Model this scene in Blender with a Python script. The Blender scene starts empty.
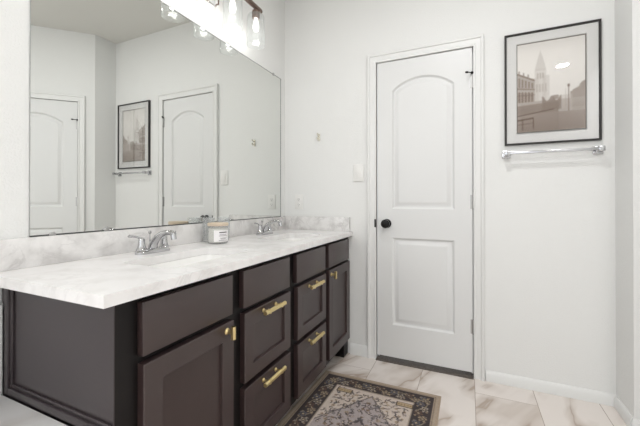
import bpy, bmesh, math, random
import numpy as np
from mathutils import Vector, Matrix

random.seed(4)
SC = bpy.context.scene
COL = SC.collection
R = math.radians
PI = math.pi

# ------------------------------------------------------------------ camera, world, lights, exposure
D = 2.2736      # end wall (door wall) y
W = 2.0496      # right wall x
Y45 = 2.063     # where the right wall turns 45 degrees
H = 2.745       # ceiling
ZC = 0.8807     # countertop top
XR, YB = 2.75, -2.4   # far right wall, back wall
T45 = XR - W

cam = bpy.data.cameras.new('camera')
cam.sensor_fit = 'HORIZONTAL'; cam.sensor_width = 36.0
cam.lens = 330.4994 / 640 * 36
cam.shift_y = -0.0205
cam.clip_start = 0.02
camo = bpy.data.objects.new('camera', cam); COL.objects.link(camo)
camo.location = (1.3299, 0.0, 1.0973)
camo.rotation_euler = (R(90.26), 0, R(24.2177))
SC.camera = camo

world = bpy.data.worlds.new('daylight'); SC.world = world
world.use_nodes = True
world.node_tree.nodes['Background'].inputs[0].default_value = (0.85, 0.92, 1.0, 1)
world.node_tree.nodes['Background'].inputs[1].default_value = 1.0

def area(name, loc, rot, sx, sy, power, color=(1, 1, 1)):
    l = bpy.data.lights.new(name, 'AREA'); l.shape = 'RECTANGLE'; l.size = sx; l.size_y = sy
    l.energy = power; l.color = color
    o = bpy.data.objects.new(name, l); COL.objects.link(o); o.location = loc; o.rotation_euler = rot
    return o
# fill light at two added, unseen windows behind the camera
area('fill_area_back', (1.05, YB + 0.06, 1.65), (R(90), 0, R(180)), 1.6, 1.3, 20, (0.965, 0.982, 1.0))
area('fill_area_left', (0.06, -1.45, 1.65), (R(90), 0, R(-90)), 1.3, 1.3, 24, (0.965, 0.982, 1.0))

SC.view_settings.view_transform = 'Standard'
SC.view_settings.look = 'None'
SC.view_settings.gamma = 1.0
SC.view_settings.use_curve_mapping = False
SC.view_settings.exposure = 0.44

# ------------------------------------------------------------------ helpers
def new_mat(name):
    m = bpy.data.materials.new(name); m.use_nodes = True
    nt = m.node_tree; nt.nodes.clear()
    out = nt.nodes.new('ShaderNodeOutputMaterial')
    return m, nt, out

def srgb(r, g, b):
    f = lambda c: (c / 255) / 12.92 if c / 255 <= 0.04045 else (((c / 255) + 0.055) / 1.055) ** 2.4
    return (f(r), f(g), f(b), 1)

def principled(name, col, rough=0.5, metal=0.0, bump=None, spec=0.5, var=None, coat=0.0):
    m, nt, out = new_mat(name)
    b = nt.nodes.new('ShaderNodeBsdfPrincipled')
    b.inputs['Base Color'].default_value = col
    b.inputs['Roughness'].default_value = rough
    b.inputs['Metallic'].default_value = metal
    b.inputs['Specular IOR Level'].default_value = spec
    b.inputs['Coat Weight'].default_value = coat
    nt.links.new(b.outputs[0], out.inputs[0])
    tc = nt.nodes.new('ShaderNodeTexCoord')
    if var:
        n = nt.nodes.new('ShaderNodeTexNoise'); n.inputs['Scale'].default_value = var[0]; n.inputs['Detail'].default_value = 3
        nt.links.new(tc.outputs['Object'], n.inputs['Vector'])
        mx = nt.nodes.new('ShaderNodeMix'); mx.data_type = 'RGBA'
        mx.inputs[6].default_value = col
        mx.inputs[7].default_value = tuple(c * var[1] for c in col[:3]) + (1,)
        nt.links.new(n.outputs[0], mx.inputs[0]); nt.links.new(mx.outputs[2], b.inputs['Base Color'])
    if bump:
        n = nt.nodes.new('ShaderNodeTexNoise'); n.inputs['Scale'].default_value = bump[0]; n.inputs['Detail'].default_value = 2
        nt.links.new(tc.outputs['Object'], n.inputs['Vector'])
        bp = nt.nodes.new('ShaderNodeBump'); bp.inputs['Strength'].default_value = bump[1]; bp.inputs['Distance'].default_value = bump[2]
        nt.links.new(n.outputs[0], bp.inputs['Height']); nt.links.new(bp.outputs[0], b.inputs['Normal'])
    return m

def emission(name, col, strength):
    m, nt, out = new_mat(name)
    e = nt.nodes.new('ShaderNodeEmission'); e.inputs[0].default_value = col; e.inputs[1].default_value = strength
    nt.links.new(e.outputs[0], out.inputs[0])
    return m

def clear_glass(name, tint=(0.97, 0.98, 0.98, 1), base=0.05, edge=0.75, ripple=0.0, milk=0.0, gr=0.06):
    """clear thin-walled glass: see-through, mirror-like towards grazing edges"""
    m, nt, out = new_mat(name)
    tr = nt.nodes.new('ShaderNodeBsdfTransparent'); tr.inputs[0].default_value = tint
    gl = nt.nodes.new('ShaderNodeBsdfGlossy'); gl.inputs['Roughness'].default_value = gr
    lw = nt.nodes.new('ShaderNodeLayerWeight'); lw.inputs['Blend'].default_value = 0.35
    mr = nt.nodes.new('ShaderNodeMapRange'); mr.inputs['To Min'].default_value = base; mr.inputs['To Max'].default_value = edge
    nt.links.new(lw.outputs['Facing'], mr.inputs['Value'])
    mx = nt.nodes.new('ShaderNodeMixShader')
    nt.links.new(mr.outputs[0], mx.inputs[0]); nt.links.new(tr.outputs[0], mx.inputs[1]); nt.links.new(gl.outputs[0], mx.inputs[2])
    last = mx
    if milk:
        d = nt.nodes.new('ShaderNodeBsdfDiffuse'); d.inputs[0].default_value = (0.95, 0.95, 0.95, 1)
        t2 = nt.nodes.new('ShaderNodeBsdfTranslucent'); t2.inputs[0].default_value = (0.95, 0.95, 0.95, 1)
        ad = nt.nodes.new('ShaderNodeMixShader'); ad.inputs[0].default_value = 0.5
        nt.links.new(d.outputs[0], ad.inputs[1]); nt.links.new(t2.outputs[0], ad.inputs[2])
        m2 = nt.nodes.new('ShaderNodeMixShader'); m2.inputs[0].default_value = milk
        nt.links.new(mx.outputs[0], m2.inputs[1]); nt.links.new(ad.outputs[0], m2.inputs[2])
        last = m2
    if ripple:
        tc = nt.nodes.new('ShaderNodeTexCoord')
        n = nt.nodes.new('ShaderNodeTexNoise'); n.inputs['Scale'].default_value = 60; n.inputs['Detail'].default_value = 1
        nt.links.new(tc.outputs['Object'], n.inputs['Vector'])
        bp = nt.nodes.new('ShaderNodeBump'); bp.inputs['Strength'].default_value = ripple; bp.inputs['Distance'].default_value = 0.004
        nt.links.new(n.outputs[0], bp.inputs['Height'])
        nt.links.new(bp.outputs[0], gl.inputs['Normal']); nt.links.new(bp.outputs[0], lw.inputs['Normal'])
    nt.links.new(last.outputs[0], out.inputs[0])
    return m

def tag(o, label=None, cat=None, group=None, kind=None):
    if label: o['label'] = label
    if cat: o['category'] = cat
    if group: o['group'] = group
    if kind: o['kind'] = kind
    return o

def thing(name, loc, label, cat, group=None, rotz=0):
    o = bpy.data.objects.new(name, None); COL.objects.link(o)
    o.empty_display_size = 0.05
    o.location = loc; o.rotation_euler = (0, 0, rotz)
    return tag(o, label, cat, group)

def world_offset(parent):
    v = Vector((0, 0, 0))
    while parent is not None:
        v += Vector(parent.location); parent = parent.parent
    return v

def obj(name, bm, mat, parent=None, local=False, origin=None, smooth=True, label=None):
    """link a bmesh as ONE mesh object; coordinates are world ones unless local"""
    bm.normal_update()
    me = bpy.data.meshes.new(name)
    if not local:
        off = world_offset(parent) if parent is not None else Vector(origin or (0, 0, 0))
        bmesh.ops.translate(bm, verts=bm.verts, vec=-off)
    bm.to_mesh(me); bm.free()
    for m in (mat if isinstance(mat, (list, tuple)) else [mat]): me.materials.append(m)
    o = bpy.data.objects.new(name, me); COL.objects.link(o)
    if parent is not None: o.parent = parent
    elif origin: o.location = origin
    if smooth:
        me.polygons.foreach_set('use_smooth', [True] * len(me.polygons))
        me.set_sharp_from_angle(angle=R(32))
    if label: o['label'] = label
    return o

def BM(): return bmesh.new()

def box(bm, lo, hi, bev=0.0, seg=2):
    lo = Vector(lo); hi = Vector(hi)
    r = bmesh.ops.create_cube(bm, size=1.0)
    c = (lo + hi) / 2; s = hi - lo
    for v in r['verts']: v.co = Vector((c.x + v.co.x * s.x, c.y + v.co.y * s.y, c.z + v.co.z * s.z))
    if bev:
        es = list({e for v in r['verts'] for e in v.link_edges})
        bmesh.ops.bevel(bm, geom=es, offset=bev, segments=seg, affect='EDGES', profile=0.5, clamp_overlap=True)
    return bm

def ring(bm, c, n, b, rad, seg, rad2=None):
    rad2 = rad if rad2 is None else rad2
    return [bm.verts.new(c + n * (rad * math.cos(2 * PI * i / seg)) + b * (rad2 * math.sin(2 * PI * i / seg))) for i in range(seg)]

def bridge(bm, r1, r2):
    n = len(r1)
    for i in range(n): bm.faces.new((r1[i], r1[(i + 1) % n], r2[(i + 1) % n], r2[i]))

def tube(bm, pts, radii, seg=12, cap=True, flat=1.0):
    """sweep a round (or flattened) section along a path"""
    pts = [Vector(p) for p in pts]
    if not isinstance(radii, (list, tuple)): radii = [radii] * len(pts)
    rings = []; prev = None
    for i, p in enumerate(pts):
        t = (pts[min(i + 1, len(pts) - 1)] - pts[max(i - 1, 0)]).normalized()
        if prev is None:
            a = Vector((0, 0, 1)) if abs(t.z) < 0.9 else Vector((1, 0, 0))
            n = (a - t * a.dot(t)).normalized()
        else:
            n = (prev - t * prev.dot(t)).normalized()
        prev = n; b = t.cross(n)
        rings.append(ring(bm, p, n, b, radii[i] * flat, seg, radii[i]))
    for r1, r2 in zip(rings, rings[1:]): bridge(bm, r1, r2)
    if cap:
        bm.faces.new(rings[0][::-1]); bm.faces.new(rings[-1])
    return bm

def spline(pts, n=8):
    """Catmull-Rom through points"""
    P = [Vector(p) for p in pts]; P = [P[0] * 2 - P[1]] + P + [P[-1] * 2 - P[-2]]
    out = []
    for i in range(1, len(P) - 2):
        for k in range(n):
            t = k / n; a, b, c, d = P[i - 1:i + 3]
            out.append(0.5 * ((2 * b) + (c - a) * t + (2 * a - 5 * b + 4 * c - d) * t * t + (3 * b - a - 3 * c + d) * t ** 3))
    out.append(P[-2]); return out

def lathe(bm, base, axis, prof, seg=32, capa=True, capb=True):
    """revolve (radius, height) pairs about an axis through base"""
    base = Vector(base); ax = Vector(axis).normalized()
    a = Vector((1, 0, 0)) if abs(ax.x) < 0.9 else Vector((0, 1, 0))
    n = (a - ax * a.dot(ax)).normalized(); b = ax.cross(n)
    rs = [ring(bm, base + ax * h, n, b, max(r, 1e-5), seg) for r, h in prof]
    for r1, r2 in zip(rs, rs[1:]): bridge(bm, r1, r2)
    if capa: bm.faces.new(rs[0][::-1])
    if capb: bm.faces.new(rs[-1])
    return bm

def struct(name, bm, mat, parent=None, **k):
    o = obj(name, bm, mat, parent, **k)
    if parent is None: o['kind'] = 'structure'
    return o

# ------------------------------------------------------------------ materials
M_wall = principled('wall_paint', srgb(229, 229, 227), 0.6, bump=(150, 0.32, 0.005), spec=0.35)
M_ceil = principled('ceiling_paint', srgb(222, 221, 216), 0.9, bump=(150, 0.2, 0.004), spec=0.1)
M_trim = principled('white_trim_paint', srgb(227, 227, 225), 0.35)
M_door = principled('white_door_paint', srgb(222, 222, 221), 0.4)
M_front = principled('brown_cabinet_front', srgb(53, 39, 38), 0.38, spec=0.85)
M_frame = principled('gap_shade_cabinet_frame', srgb(15, 11, 11), 0.42, spec=0.32)  # cabinet paint darkened to near black to stand for shade between the fronts
M_side = principled('espresso_cabinet_side', srgb(58, 51, 53), 0.34, spec=0.6)
M_brass = principled('brushed_brass', srgb(228, 208, 154), 0.3, 1.0)
M_chrome = principled('chrome', (0.54, 0.54, 0.55, 1), 0.035, 1.0)
M_nickel = principled('satin_nickel', (0.45, 0.445, 0.44, 1), 0.45, 1.0)
M_hook = principled('pale_brass', (0.78, 0.75, 0.66, 1), 0.14, 1.0)
M_bar = principled('dull_chrome', (0.50, 0.50, 0.51, 1), 0.16, 1.0)
M_black = principled('black_metal', srgb(24, 23, 23), 0.3, 0.6)
M_rubber = principled('black_rubber', srgb(20, 20, 20), 0.6)
M_bronze = principled('brown_bronze', srgb(112, 92, 82), 0.4, 0.55)
M_plate = principled('white_plastic', srgb(232, 231, 228), 0.35)
M_slot = principled('dark_slot', srgb(70, 68, 66), 0.6)
M_basin = principled('white_porcelain', srgb(244, 243, 240), 0.12, coat=0.3)
M_blackframe = principled('black_frame', srgb(36, 33, 32), 0.35)
M_mat = principled('mat_board', srgb(222, 221, 219), 0.85)
M_matline = principled('mat_line', srgb(96, 88, 80), 0.8)
M_wax = principled('cream_wax', srgb(238, 234, 224), 0.5)
M_wood = principled('pale_wood', srgb(216, 198, 176), 0.5, var=(40, 0.86))
M_label = principled('white_label', srgb(238, 236, 236), 0.6)
M_ink = principled('grey_ink', srgb(120, 112, 118), 0.7)
M_inkdark = principled('dark_ink', srgb(72, 60, 66), 0.7)
M_carpet = principled('dark_carpet', srgb(138, 128, 120), 0.95, bump=(300, 0.8, 0.01), var=(110, 0.25))
M_glass_shade = clear_glass('clear_shade_glass', ripple=0.5, base=0.006, edge=0.36, milk=0.03)
M_glass = clear_glass('clear_glass', base=0.05, edge=0.6, milk=0.10)
M_jar = clear_glass('candle_jar_glass', base=0.03, edge=0.3, milk=0.22)
M_glazing = clear_glass('picture_glazing', tint=(1, 1, 1, 1), base=0.035, edge=0.5, gr=0.012)
M_bulb = emission('lit_bulb', (1.0, 0.965, 0.93, 1), 3.0)
M_led = emission('lit_downlight', (1.0, 0.97, 0.93, 1), 24)
M_fillpane = emission('glowing_fill_pane', (0.92, 0.96, 1.0, 1), 1.4)  # glow of the two added panes, unseen fill

def mirror_mat():
    m, nt, out = new_mat('mirror_silver')
    g = nt.nodes.new('ShaderNodeBsdfGlossy'); g.inputs[0].default_value = (0.80, 0.81, 0.79, 1); g.inputs['Roughness'].default_value = 0.0
    nt.links.new(g.outputs[0], out.inputs[0]); return m
M_mirror = mirror_mat()
M_mirror_edge = principled('mirror_edge', srgb(70, 72, 71), 0.4, 0.3)

def counter_mat(name, amount, scale, ca=(238, 236, 235), cb=(224, 221, 219)):
    m, nt, out = new_mat(name)
    N = nt.nodes.new; L = nt.links.new
    b = N('ShaderNodeBsdfPrincipled'); b.inputs['Roughness'].default_value = 0.2
    tc = N('ShaderNodeTexCoord')
    # thin grey veins where a warped noise crosses its middle value
    n0 = N('ShaderNodeTexNoise'); n0.inputs['Scale'].default_value = scale; n0.inputs['Detail'].default_value = 7; n0.inputs['Roughness'].default_value = 0.62; n0.inputs['Distortion'].default_value = 1.4
    L(tc.outputs['Object'], n0.inputs['Vector'])
    s = N('ShaderNodeMath'); s.operation = 'SUBTRACT'; s.inputs[1].default_value = 0.5; L(n0.outputs[0], s.inputs[0])
    a = N('ShaderNodeMath'); a.operation = 'ABSOLUTE'; L(s.outputs[0], a.inputs[0])
    r = N('ShaderNodeValToRGB'); L(a.outputs[0], r.inputs[0])
    r.color_ramp.elements[0].position = 0.0; r.color_ramp.elements[0].color = (1, 1, 1, 1)
    r.color_ramp.elements[1].position = 0.045; r.color_ramp.elements[1].color = (0, 0, 0, 1)
    # patches where veins show
    n1 = N('ShaderNodeTexNoise'); n1.inputs['Scale'].default_value = 4; n1.inputs['Detail'].default_value = 3
    L(tc.outputs['Object'], n1.inputs['Vector'])
    r1 = N('ShaderNodeValToRGB'); L(n1.outputs[0], r1.inputs[0])
    r1.color_ramp.elements[0].position = 0.38; r1.color_ramp.elements[1].position = 0.7
    mu = N('ShaderNodeMath'); mu.operation = 'MULTIPLY'; L(r.outputs[0], mu.inputs[0]); L(r1.outputs[0], mu.inputs[1])
    mu2 = N('ShaderNodeMath'); mu2.operation = 'MULTIPLY'; mu2.inputs[1].default_value = amount; L(mu.outputs[0], mu2.inputs[0])
    n2 = N('ShaderNodeTexNoise'); n2.inputs['Scale'].default_value = 11; n2.inputs['Detail'].default_value = 6
    L(tc.outputs['Object'], n2.inputs['Vector'])
    base = N('ShaderNodeMix'); base.data_type = 'RGBA'
    base.inputs[6].default_value = srgb(*ca); base.inputs[7].default_value = srgb(*cb)
    r2 = N('ShaderNodeValToRGB'); L(n2.outputs[0], r2.inputs[0]); r2.color_ramp.elements[0].position = 0.45; r2.color_ramp.elements[1].position = 0.75
    L(r2.outputs[0], base.inputs[0])
    mx = N('ShaderNodeMix'); mx.data_type = 'RGBA'; mx.inputs[7].default_value = srgb(165, 161, 160)
    L(mu2.outputs[0], mx.inputs[0]); L(base.outputs[2], mx.inputs[6])
    L(mx.outputs[2], b.inputs['Base Color']); L(b.outputs[0], out.inputs[0])
    return m
M_counter = counter_mat('white_quartz', 0.20, 5.5)
M_splash = counter_mat('veined_quartz', 0.66, 8.0, (226, 224, 222), (190, 187, 185))

def tile_mat(name, x0, px, y0, py, rough=0.25, tint=(1, 1, 1), shift=0.6667, axes=(0, 1)):
    """marble-look tiles px by py with thin grout; each tile takes its own piece of veining"""
    m, nt, out = new_mat(name)
    N = nt.nodes.new; L = nt.links.new
    def math_(op, a, b_=None, c=None):
        n = N('ShaderNodeMath'); n.operation = op
        for i, v in enumerate((a, b_, c)):
            if v is None: continue
            if hasattr(v, 'is_output'): L(v, n.inputs[i])
            else: n.inputs[i].default_value = v
        return n.outputs[0]
    tc = N('ShaderNodeTexCoord'); sp = N('ShaderNodeSeparateXYZ'); L(tc.outputs['Object'], sp.inputs[0])
    X = sp.outputs[axes[0]]; Y = sp.outputs[axes[1]]
    fx = math_('DIVIDE', math_('SUBTRACT', X, x0), px)
    kx = math_('FLOOR', fx)
    sh = math_('FRACT', math_('MULTIPLY', kx, shift))
    fy = math_('SUBTRACT', math_('DIVIDE', math_('SUBTRACT', Y, y0), py), sh)
    ky = math_('FLOOR', fy)
    def edge(f, p, w):
        g = math_('FRACT', f)
        d = math_('MULTIPLY', math_('MINIMUM', g, math_('SUBTRACT', 1.0, g)), p)
        return math_('LESS_THAN', d, w)
    gr = math_('MAXIMUM', edge(fx, px, 0.0016), edge(fy, py, 0.0012))
    # veins
    cmb = N('ShaderNodeCombineXYZ')
    L(math_('ADD', X, math_('MULTIPLY', kx, 3.31)), cmb.inputs[0])
    L(math_('ADD', Y, math_('ADD', math_('MULTIPLY', ky, 1.77), math_('MULTIPLY', kx, 5.13))), cmb.inputs[1])
    mp = N('ShaderNodeMapping'); mp.vector_type = 'TEXTURE'; mp.inputs['Rotation'].default_value = (0, 0, R(-27)); mp.inputs['Scale'].default_value = (0.80, 3.0, 1)
    L(cmb.outputs[0], mp.inputs['Vector'])
    n0 = N('ShaderNodeTexNoise'); n0.inputs['Scale'].default_value = 2.6; n0.inputs['Detail'].default_value = 4; n0.inputs['Roughness'].default_value = 0.5; n0.inputs['Distortion'].default_value = 0.5
    L(mp.outputs[0], n0.inputs['Vector'])
    a = math_('ABSOLUTE', math_('SUBTRACT', n0.outputs[0], 0.5))
    r = N('ShaderNodeValToRGB'); L(a, r.inputs[0])
    e = r.color_ramp.elements
    e[0].position = 0.0; e[0].color = (1, 1, 1, 1); e[1].position = 0.095; e[1].color = (0, 0, 0, 1)
    k = e.new(0.014); k.color = (0.55, 0.55, 0.55, 1)
    n1 = N('ShaderNodeTexNoise'); n1.inputs['Scale'].default_value = 3.1; n1.inputs['Detail'].default_value = 2
    L(cmb.outputs[0], n1.inputs['Vector'])
    r1 = N('ShaderNodeValToRGB'); L(n1.outputs[0], r1.inputs[0]); r1.color_ramp.elements[0].position = 0.36; r1.color_ramp.elements[1].position = 0.50
    f = math_('MULTIPLY', r.outputs[0], r1.outputs[0])
    c0 = N('ShaderNodeMix'); c0.data_type = 'RGBA'
    t3 = lambda c: tuple(c[i] * tint[i] for i in range(3)) + (1,)
    c0.inputs[6].default_value = t3(srgb(230, 222, 216)); c0.inputs[7].default_value = t3(srgb(172, 154, 139))
    L(math_('MULTIPLY', f, 0.9), c0.inputs[0])
    c1 = N('ShaderNodeMix'); c1.data_type = 'RGBA'; c1.inputs[7].default_value = t3(srgb(168, 154, 142))
    L(gr, c1.inputs[0]); L(c0.outputs[2], c1.inputs[6])
    b = N('ShaderNodeBsdfPrincipled'); b.inputs['Roughness'].default_value = rough
    L(c1.outputs[2], b.inputs['Base Color'])
    L(b.outputs[0], out.inputs[0])
    return m
M_tile = tile_mat('marble_floor_tile', 1.361, 0.3065, 2.10, 0.61)
M_ledge = tile_mat('white_marble_ledge_tile', -0.35, 0.80, 0.33, 0.60, tint=(1.03, 1.10, 1.16), shift=0.0)

def attr_mat(name, rough=0.9, bump=0.0):
    m, nt, out = new_mat(name)
    b = nt.nodes.new('ShaderNodeBsdfPrincipled'); b.inputs['Roughness'].default_value = rough; b.inputs['Specular IOR Level'].default_value = 0.15
    a = nt.nodes.new('ShaderNodeAttribute'); a.attribute_name = 'pattern'
    nt.links.new(a.outputs['Color'], b.inputs['Base Color'])
    if bump:
        tc = nt.nodes.new('ShaderNodeTexCoord'); n = nt.nodes.new('ShaderNodeTexNoise'); n.inputs['Scale'].default_value = 420
        nt.links.new(tc.outputs['Object'], n.inputs['Vector'])
        bp = nt.nodes.new('ShaderNodeBump'); bp.inputs['Strength'].default_value = bump; bp.inputs['Distance'].default_value = 0.004
        nt.links.new(n.outputs[0], bp.inputs['Height']); nt.links.new(bp.outputs[0], b.inputs['Normal'])
    nt.links.new(b.outputs[0], out.inputs[0]); return m
M_rug = attr_mat('woven_rug', 0.95, 0.5)
M_print = attr_mat('sepia_print', 0.7)

# ------------------------------------------------------------------ the room
TH = 0.10
DL, DR, DT = 0.7437, 1.3535, 2.062      # door slab left, right, top
JG = 0.004                              # gap round the slab
def wall_poly(name, x0, x1, y0, y1, z0=0, z1=H):
    return struct(name, box(BM(), (x0, y0, z0), (x1, y1, z1)), M_wall)

struct('floor', box(BM(), (-TH, YB - TH, -0.05), (XR + TH, D + 0.1, 0.0)), M_tile)
struct('floor_carpet', box(BM(), (0.55, D + 0.1, -0.05), (1.55, D + 0.9, 0.004)), M_carpet)
struct('trim_3', box(BM(), (DL - 0.003, D - 0.026, 0.0002), (DR + 0.003, D + 0.1, 0.005)), M_carpet)
struct('ceiling', box(BM(), (-TH, YB - TH, H), (XR + TH, D + TH, H + 0.05)), M_ceil)
struct('wall_left', box(BM(), (-TH, YB - TH, 0), (0, D + TH, H)), M_wall)
bm = BM()   # end wall, with the doorway left open
box(bm, (0, D, 0), (DL - 0.02, D + TH, H)); box(bm, (DR + 0.02, D, 0), (W, D + TH, H)); box(bm, (DL - 0.02, D, DT + 0.02), (DR + 0.02, D + TH, H))
struct('wall_end', bm, M_wall)
struct('wall_hall', box(BM(), (0.5, D + 0.9, 0), (1.6, D + 1.0, 2.3)), M_wall)
bm = BM()   # right wall: a short straight piece
box(bm, (W, Y45, 0), (W + TH, D + TH, H))
struct('wall_right', bm, M_wall)
# the 45 degree wall, built along a local x axis running away from the corner
def local45(bm):
    """local x runs along the angled wall, local -y faces the room"""
    return bm
ANG = Matrix.Translation((W, Y45, 0)) @ Matrix.Rotation(R(-45), 4, 'Z')
L45 = T45 * math.sqrt(2)
D2L = 0.143; D2R = 0.143 + 0.66
bm = BM()
box(bm, (0, 0, 0), (D2L - 0.02, TH, H)); box(bm, (D2R + 0.02, 0, 0), (L45, TH, H)); box(bm, (D2L - 0.02, 0, DT + 0.02), (D2R + 0.02, TH, H))
o = struct('wall_angled', bm, M_wall, local=True)
o.matrix_world = ANG
struct('wall_far_right', box(BM(), (XR, YB, 0), (XR + TH, Y45 - T45, H)), M_wall)
struct('wall_back', box(BM(), (0, YB - TH, 0), (XR, YB, H)), M_wall)

def added_window(name, lo, hi, axis):
    """a made-up white-framed window on a wall behind the camera, added for fill light"""
    bm = BM(); lo = Vector(lo); hi = Vector(hi)
    f = 0.06
    box(bm, lo, Vector((hi.x, hi.y, lo.z + f))); box(bm, Vector((lo.x, lo.y, hi.z - f)), hi)
    if axis == 'x':
        box(bm, lo, Vector((lo.x + f, hi.y, hi.z))); box(bm, Vector((hi.x - f, lo.y, lo.z)), hi)
    else:
        box(bm, lo, Vector((hi.x, lo.y + f, hi.z))); box(bm, Vector((lo.x, hi.y - f, lo.z)), hi)
    fr = struct(name, bm, M_trim)
    obj('added_pane', box(BM(), lo + Vector((0.012, 0.012, f)), hi - Vector((0.012, 0.012, f))), M_fillpane, fr)
added_window('added_window_1', (0.20, YB, 0.95), (1.90, YB + 0.03, 2.35), 'x')  # invented opening for fill light, kept clear of the picture glass reflection
added_window('added_window_2', (0.0, -2.15, 0.95), (0.03, -0.75, 2.35), 'y')  # invented opening, placed to light the right wall and door mouldings

# recessed ceiling lights
def downlight(x, y, label):
    t = thing('ceiling_light', (x, y, H), label, 'ceiling light', 'recessed ceiling lights')
    obj('trim_ring', lathe(BM(), (x, y, H), (0, 0, -1), [(0.085, 0), (0.085, 0.006), (0.078, 0.010), (0.066, 0.006), (0.066, 0.001)], 32, False, False), M_trim, t)
    obj('diffuser', lathe(BM(), (x, y, H - 0.003), (0, 0, -1), [(0.0655, 0), (0.0655, 0.001)], 32), M_led, t)
    l = bpy.data.lights.new('downlight_beam', 'AREA'); l.shape = 'DISK'; l.size = 0.12; l.energy = 8; l.color = (0.982, 0.985, 1.0)
    lo = bpy.data.objects.new('downlight_beam', l); COL.objects.link(lo); lo.parent = t; lo.location = (0, 0, -0.012)
downlight(2.365, -0.311, 'round white recessed ceiling light reflected as a bright oval in the picture glass')
downlight(1.20, -0.90, 'added recessed ceiling light behind the camera, out of view')  # made-up lamp out of view, adds light from above
downlight(1.25, 1.05, 'added recessed ceiling light over the rug and vanity, out of view')  # made-up lamp above the view, brightens right wall, door and floor

# baseboards
def base_profile(bm, p0, p1, inward, h=0.085, th=0.014):
    p0 = Vector(p0); p1 = Vector(p1); n = Vector(inward)
    prof = [(0, 0), (th, 0), (th, h - 0.018), (th * 0.55, h - 0.005), (th * 0.3, h), (0, h)]
    ra = [bm.verts.new(p0 + n * a + Vector((0, 0, b))) for a, b in prof]
    rb = [bm.verts.new(p1 + n * a + Vector((0, 0, b))) for a, b in prof]
    bridge(bm, ra, rb); bm.faces.new(ra[::-1]); bm.faces.new(rb)
    bmesh.ops.recalc_face_normals(bm, faces=bm.faces)
    return bm
CL, CR = 0.683, 1.4235      # outer edges of the door casing
bm = BM(); base_profile(bm, (CR, D, 0), (W, D, 0), (0, -1, 0), 0.062); base_profile(bm, (0.55, D, 0), (CL, D, 0), (0, -1, 0), 0.075)
struct('baseboard_end', bm, M_trim)
struct('baseboard_right', base_profile(BM(), (W, D - 0.014, 0), (W, Y45, 0), (-1, 0, 0), 0.062), M_trim)
s = math.sqrt(0.5)
bm = BM(); base_profile(bm, (W, Y45, 0), (W + 0.075 * s, Y45 - 0.075 * s, 0), (-s, -s, 0), 0.062)
struct('baseboard_angled', bm, M_trim)

# ------------------------------------------------------------------ doors
def casing(name, x0, x1, top, w=0.060):
    """moulded casing round a door, local coords: wall face y=0, room towards -y"""
    bm = BM()
    prof = [(0, 0.0), (0, 0.010), (0.010, 0.013), (0.016, 0.0095), (w - 0.020, 0.013), (w - 0.016, 0.020), (w - 0.004, 0.023), (w, 0.020), (w, 0.0)]   # from inner edge out
    path = [((x0, 0), (-1, 0)), ((x0, top), (-1, 1)), ((x1, top), (1, 1)), ((x1, 0), (1, 0))]
    rs = []
    for (px, pz), (ox, oz) in path:
        rs.append([bm.verts.new((px + ox * a, -d, pz + oz * a)) for a, d in prof])
    for r1, r2 in zip(rs, rs[1:]):
        for i in range(len(prof) - 1): bm.faces.new((r1[i], r1[i + 1], r2[i + 1], r2[i]))
    bm.faces.new(rs[0]); bm.faces.new(rs[-1])
    # jamb lining
    j = 0.020
    box(bm, (x0 - j + 0.0005, 0.001, 0), (x0, 0.098, top + j - 0.001)); box(bm, (x1, 0.001, 0), (x1 + j - 0.0005, 0.098, top + j - 0.001)); box(bm, (x0, 0.001, top), (x1, 0.098, top + j - 0.001))
    # stop behind the slab
    box(bm, (x0, 0.040, 0), (x0 + 0.012, 0.075, top)); box(bm, (x1 - 0.012, 0.040, 0), (x1, 0.075, top)); box(bm, (x0, 0.040, top - 0.012), (x1, 0.075, top))
    bmesh.ops.recalc_face_normals(bm, faces=bm.faces)
    return struct(name, bm, M_trim, local=True)

def panel_outline(x0, x1, z0, zs, rise, i, n=18):
    """outline inset by i; arched top when rise > 0"""
    c = (x0 + x1) / 2; half = (x1 - x0) / 2
    pts = [(x0 + i, z0 + i), (x1 - i, z0 + i)]
    if rise > 0:
        rad = (half * half + rise * rise) / (2 * rise); cz = zs + rise - rad
        r = rad - i; hx = half - i
        a = math.asin(hx / r)
        for k in range(n + 1):
            t = a - 2 * a * k / n
            pts.append((c + r * math.sin(t), cz + r * math.cos(t)))
    else:
        for k in range(n + 1):
            pts.append((x1 - i - (x1 - x0 - 2 * i) * k / n, zs - i))
    return pts

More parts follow.
